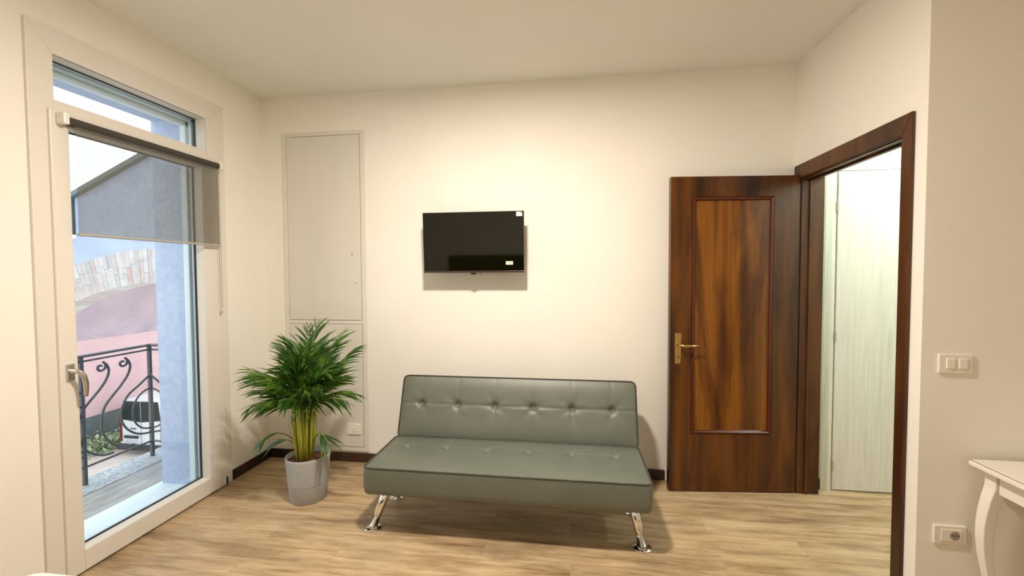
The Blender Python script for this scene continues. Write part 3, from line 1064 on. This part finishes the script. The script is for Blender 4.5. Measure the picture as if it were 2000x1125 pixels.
S = spiral(2.862, .785, .006, .040, -PI * 1.9, PI * .35, 22)
S += smoothpts([(2.905, .795), (2.918, .745), (2.895, .680), (2.840, .610), (2.775, .545), (2.722, .480), (2.700, .400), (2.702, .310), (2.735, .225), (2.790, .165), (2.860, .125), (2.930, .115)])
S3 = smoothpts([(3.070, .640), (2.985, .580), (2.905, .530), (2.860, .470), (2.838, .400), (2.845, .320), (2.885, .250), (2.950, .195), (3.020, .170), (3.075, .165)])
C = [(3.075 + .150 * math.cos(a * PI / 14), .365 + .165 * math.sin(a * PI / 14)) for a in range(7, 22)]


def radii(pts, r):
    return r


mb_i = 0
for k in range(7):
    dy = -.5 * k
    for j, off in enumerate((0, -.158)):
        MB().tube([(XRL, y + dy + off, z) for y, z in S], .0085, 8).build('scroll', M['iron'], rl, smooth=True)
    MB().tube([(XRL, y + dy, z) for y, z in S3], .008, 8).build('scroll', M['iron'], rl, smooth=True)
    MB().tube([(XRL, y + dy, z) for y, z in C], .007, 8).build('ring', M['iron'], rl, smooth=True)
# return side, mirrored round the corner post
MB().tube([(XRL + (Yc - y), Yc, z) for y, z in S3], .008, 8).build('scroll', M['iron'], rl, smooth=True)
MB().tube([(XRL + (Yc - y), Yc, z) for y, z in C], .007, 8).build('ring', M['iron'], rl, smooth=True)
MB().tube([(XRL + (Yc - y), Yc, z) for y, z in S], .0085, 8).build('scroll', M['iron'], rl, smooth=True)

# ------------------------------------------------------------------ across the street
GZ = -5.5
tag(B(-45, -25, GZ - .3, -2.85, 50, GZ).build('ground', M['sand']), 'pale gravel yard beyond the balcony', 'ground', kind='structure')
FY = 5.5
hs = thing('arched_building', (-6, FY, GZ), 'pale blue building with a brick arch outside the window', 'building')
ax_, Ri, ztop = -5.98, 3.74, 1.346
half = 2.20
a0 = math.asin(half / Ri)
nA = 28
arc = []
for k in range(nA + 1):
    a = -a0 + 2 * a0 * k / nA
    arc.append((ax_ + (Ri + .012) * math.sin(a), ztop - Ri + (Ri + .012) * math.cos(a)))
FT = .32
mb = MB()
zs = 2.02
mb.prism([(-12.5, GZ), (ax_ - half, GZ), (ax_ - half, zs), (-12.5, zs)], 1, FY, FY + FT)
mb.prism([(ax_ + half, GZ), (-2.86, GZ), (-2.86, zs), (ax_ + half, zs)], 1, FY, FY + FT)
mb.prism(list(reversed(arc)) + [(ax_ - half, zs), (ax_ + half, zs)], 1, FY, FY + FT)
RX0, RZ0, SLP = -7.36, 2.66, .443
xr = -5.2
zr = RZ0 + (xr - RX0) * SLP
mb.prism([(RX0, zs), (-2.86, zs), (-2.86, zr - (-2.86 - xr) * SLP), (xr, zr - .03), (RX0, RZ0 - .03)], 1, FY, FY + FT)
mb.build('facade', M['facade'], hs)
mb = MB()
mb.prism([(RX0 - .12, RZ0 - .12 * SLP - .05), (xr, zr - .05), (xr, zr + .02), (RX0 - .12, RZ0 - .12 * SLP + .02)], 1, FY - .08, FY + FT)
mb.prism([(xr, zr - .05), (-2.86, zr - .05 - (-2.86 - xr) * SLP), (-2.86, zr + .02 - (-2.86 - xr) * SLP), (xr, zr + .02)], 1, FY - .08, FY + FT)
mb.build('roof', M['eave'], hs)
mb = MB().box(RX0 - .16, FY - .14, 2.08, RX0 - .03, FY + FT, RZ0 - .02)
mb.build('gutter', M['eave'], hs, bevel=.03)
# brick voussoirs
mb = MB()
rnd = random.Random(9)
nB = 70
lay = mb.bm.faces.layers.float.new('tone')
for k in range(nB):
    a = -a0 - .02 + (2 * a0 + .04) * k / nB
    a2 = a + (2 * a0 + .04) / nB * .955
    nseg = rnd.choice((1, 2, 2, 3))
    cuts = [0] + sorted(rnd.uniform(.15, .36) for _ in range(nseg - 1)) + [.51]
    for c0, c1 in zip(cuts, cuts[1:]):
        r0, r1 = Ri + c0, Ri + c1 - .008
        p = [(ax_ + r * math.sin(t_), ztop - Ri + r * math.cos(t_)) for r, t_ in ((r0, a), (r1, a), (r1, a2), (r0, a2))]
        n0 = len(mb.bm.faces)
        mb.prism(p, 1, FY - .004 - rnd.uniform(0, .006), FY + FT + .01)
        mb.bm.faces.ensure_lookup_table()
        tv_ = rnd.random() ** 1.3
        for f in mb.bm.faces[n0:]:
            f[lay] = tv_
mb.build('brick_arch', M['brick'], hs)
# rear pink wall rising into a vault, with its plinth
pk = thing('pink_wall', (-19.6, 16, GZ), 'pink rendered vaulted wall with dark plinth seen through the brick arch', 'wall')
mb = MB().box(-19.9, -4, GZ, -19.6, 34, -1.2)
mb.build('render', M['pink'], pk)
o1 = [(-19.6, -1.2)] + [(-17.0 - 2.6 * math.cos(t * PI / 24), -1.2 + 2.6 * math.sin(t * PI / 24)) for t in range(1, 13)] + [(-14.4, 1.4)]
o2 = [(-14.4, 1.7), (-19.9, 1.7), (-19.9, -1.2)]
MB().prism(o1 + o2, 1, -4, 34).build('vault', M['mauve'], pk, label='vault above the pink wall, its shade painted in mauve-grey')
B(-19.62, -4, GZ + .02, -19.52, 34, GZ + 1.12).build('plinth', M['plinth'], pk)
# van
van = thing('van', (-16.4, 16.4, GZ), 'white van with two rear doors parked in the yard', 'van')
vx0, vx1, vy0, vy1 = -17.36, -15.42, 14.2, 18.6
vz0, vz1 = GZ + .35, GZ + 2.15
vc = (vx0 + vx1) / 2
mb = MB().prism([(vx0 + .0, vz0), (vx1, vz0), (vx1, vz0 + 1.05), (vx1 - .10, vz1 - .08), (vx1 - .30, vz1), (vx0 + .30, vz1), (vx0 + .10, vz1 - .08), (vx0, vz0 + 1.05)], 1, vy0, vy1 - 1.0)
mb.prism([(vx0, vz0), (vx1, vz0), (vx1, vz0 + .75), (vx0, vz0 + .75)], 1, vy1 - 1.0, vy1)
body = mb.build('body', M['vanwhite'], van, bevel=.05)
MB().prism([(vx0 + .10, vz0 + 1.02), (vc, vz0 + .93), (vx1 - .10, vz0 + 1.02), (vx1 - .20, vz1 - .06), (vx0 + .20, vz1 - .06)], 1, vy0 - .012, vy0 + .01).build('rear_window', M['vanglass'], van)
B(vc - .012, vy0 - .016, vz0 + .05, vc + .012, vy0 + .01, vz1 - .05).build('door_seam', mat('seam_grey', (.35, .4, .4), .6), van)
for x in (vx0 + .01, vx1 - .13):
    B(x, vy0 - .02, vz0 + .15, x + .12, vy0 + .05, vz0 + 1.15).build('tail_light', M['taillight'], van, bevel=.02)
B(vx0 - .02, vy0 - .10, GZ + .20, vx1 + .02, vy0 + .10, GZ + .42).build('bumper', M['bumper'], van, bevel=.03)
B(vx0 + .22, vy0 - .03, vz0 + .30, vc - .12, vy0 - .005, vz0 + .40).build('plate_trim', M['bumper'], van)
B(vx0 + .28, vy0 - .02, vz0 + .12, vc - .16, vy0 - .005, vz0 + .29).build('number_plate', M['numplate'], van)
B(vc - .45, vy0 - .035, vz0 + .66, vc - .22, vy0 - .005, vz0 + .69).build('door_handle', M['bumper'], van)
for x in (vx0 + .12, vx1 - .12):
    for y in (vy0 + .8, vy1 - .8):
        MB().tube([(x - .10, y, GZ + .31), (x + .10, y, GZ + .31)], .31, 24).build('wheel', M['tyre'], van)
# shrub at the foot of the pink wall
mb = MB()
rnd = random.Random(2)
for k in range(700):
    c = Vector((-18.6 + rnd.uniform(-.6, .6), 14.7 + rnd.gauss(0, .55), GZ + abs(rnd.gauss(.12, .20))))
    a = rnd.uniform(0, 2 * PI)
    s = rnd.uniform(.06, .13)
    d1 = Vector((math.cos(a), math.sin(a), rnd.uniform(-.3, .8))) * s
    d2_ = Vector((-math.sin(a), math.cos(a), rnd.uniform(-.5, .5))) * s * .5
    vv = [mb.bm.verts.new(c + q) for q in (-d1, d2_, d1, -d2_)]
    mb.bm.faces.new(vv)
tag(mb.build('shrub', M['shrub'], normals=False), 'small green shrub at the foot of the pink wall', 'shrub')
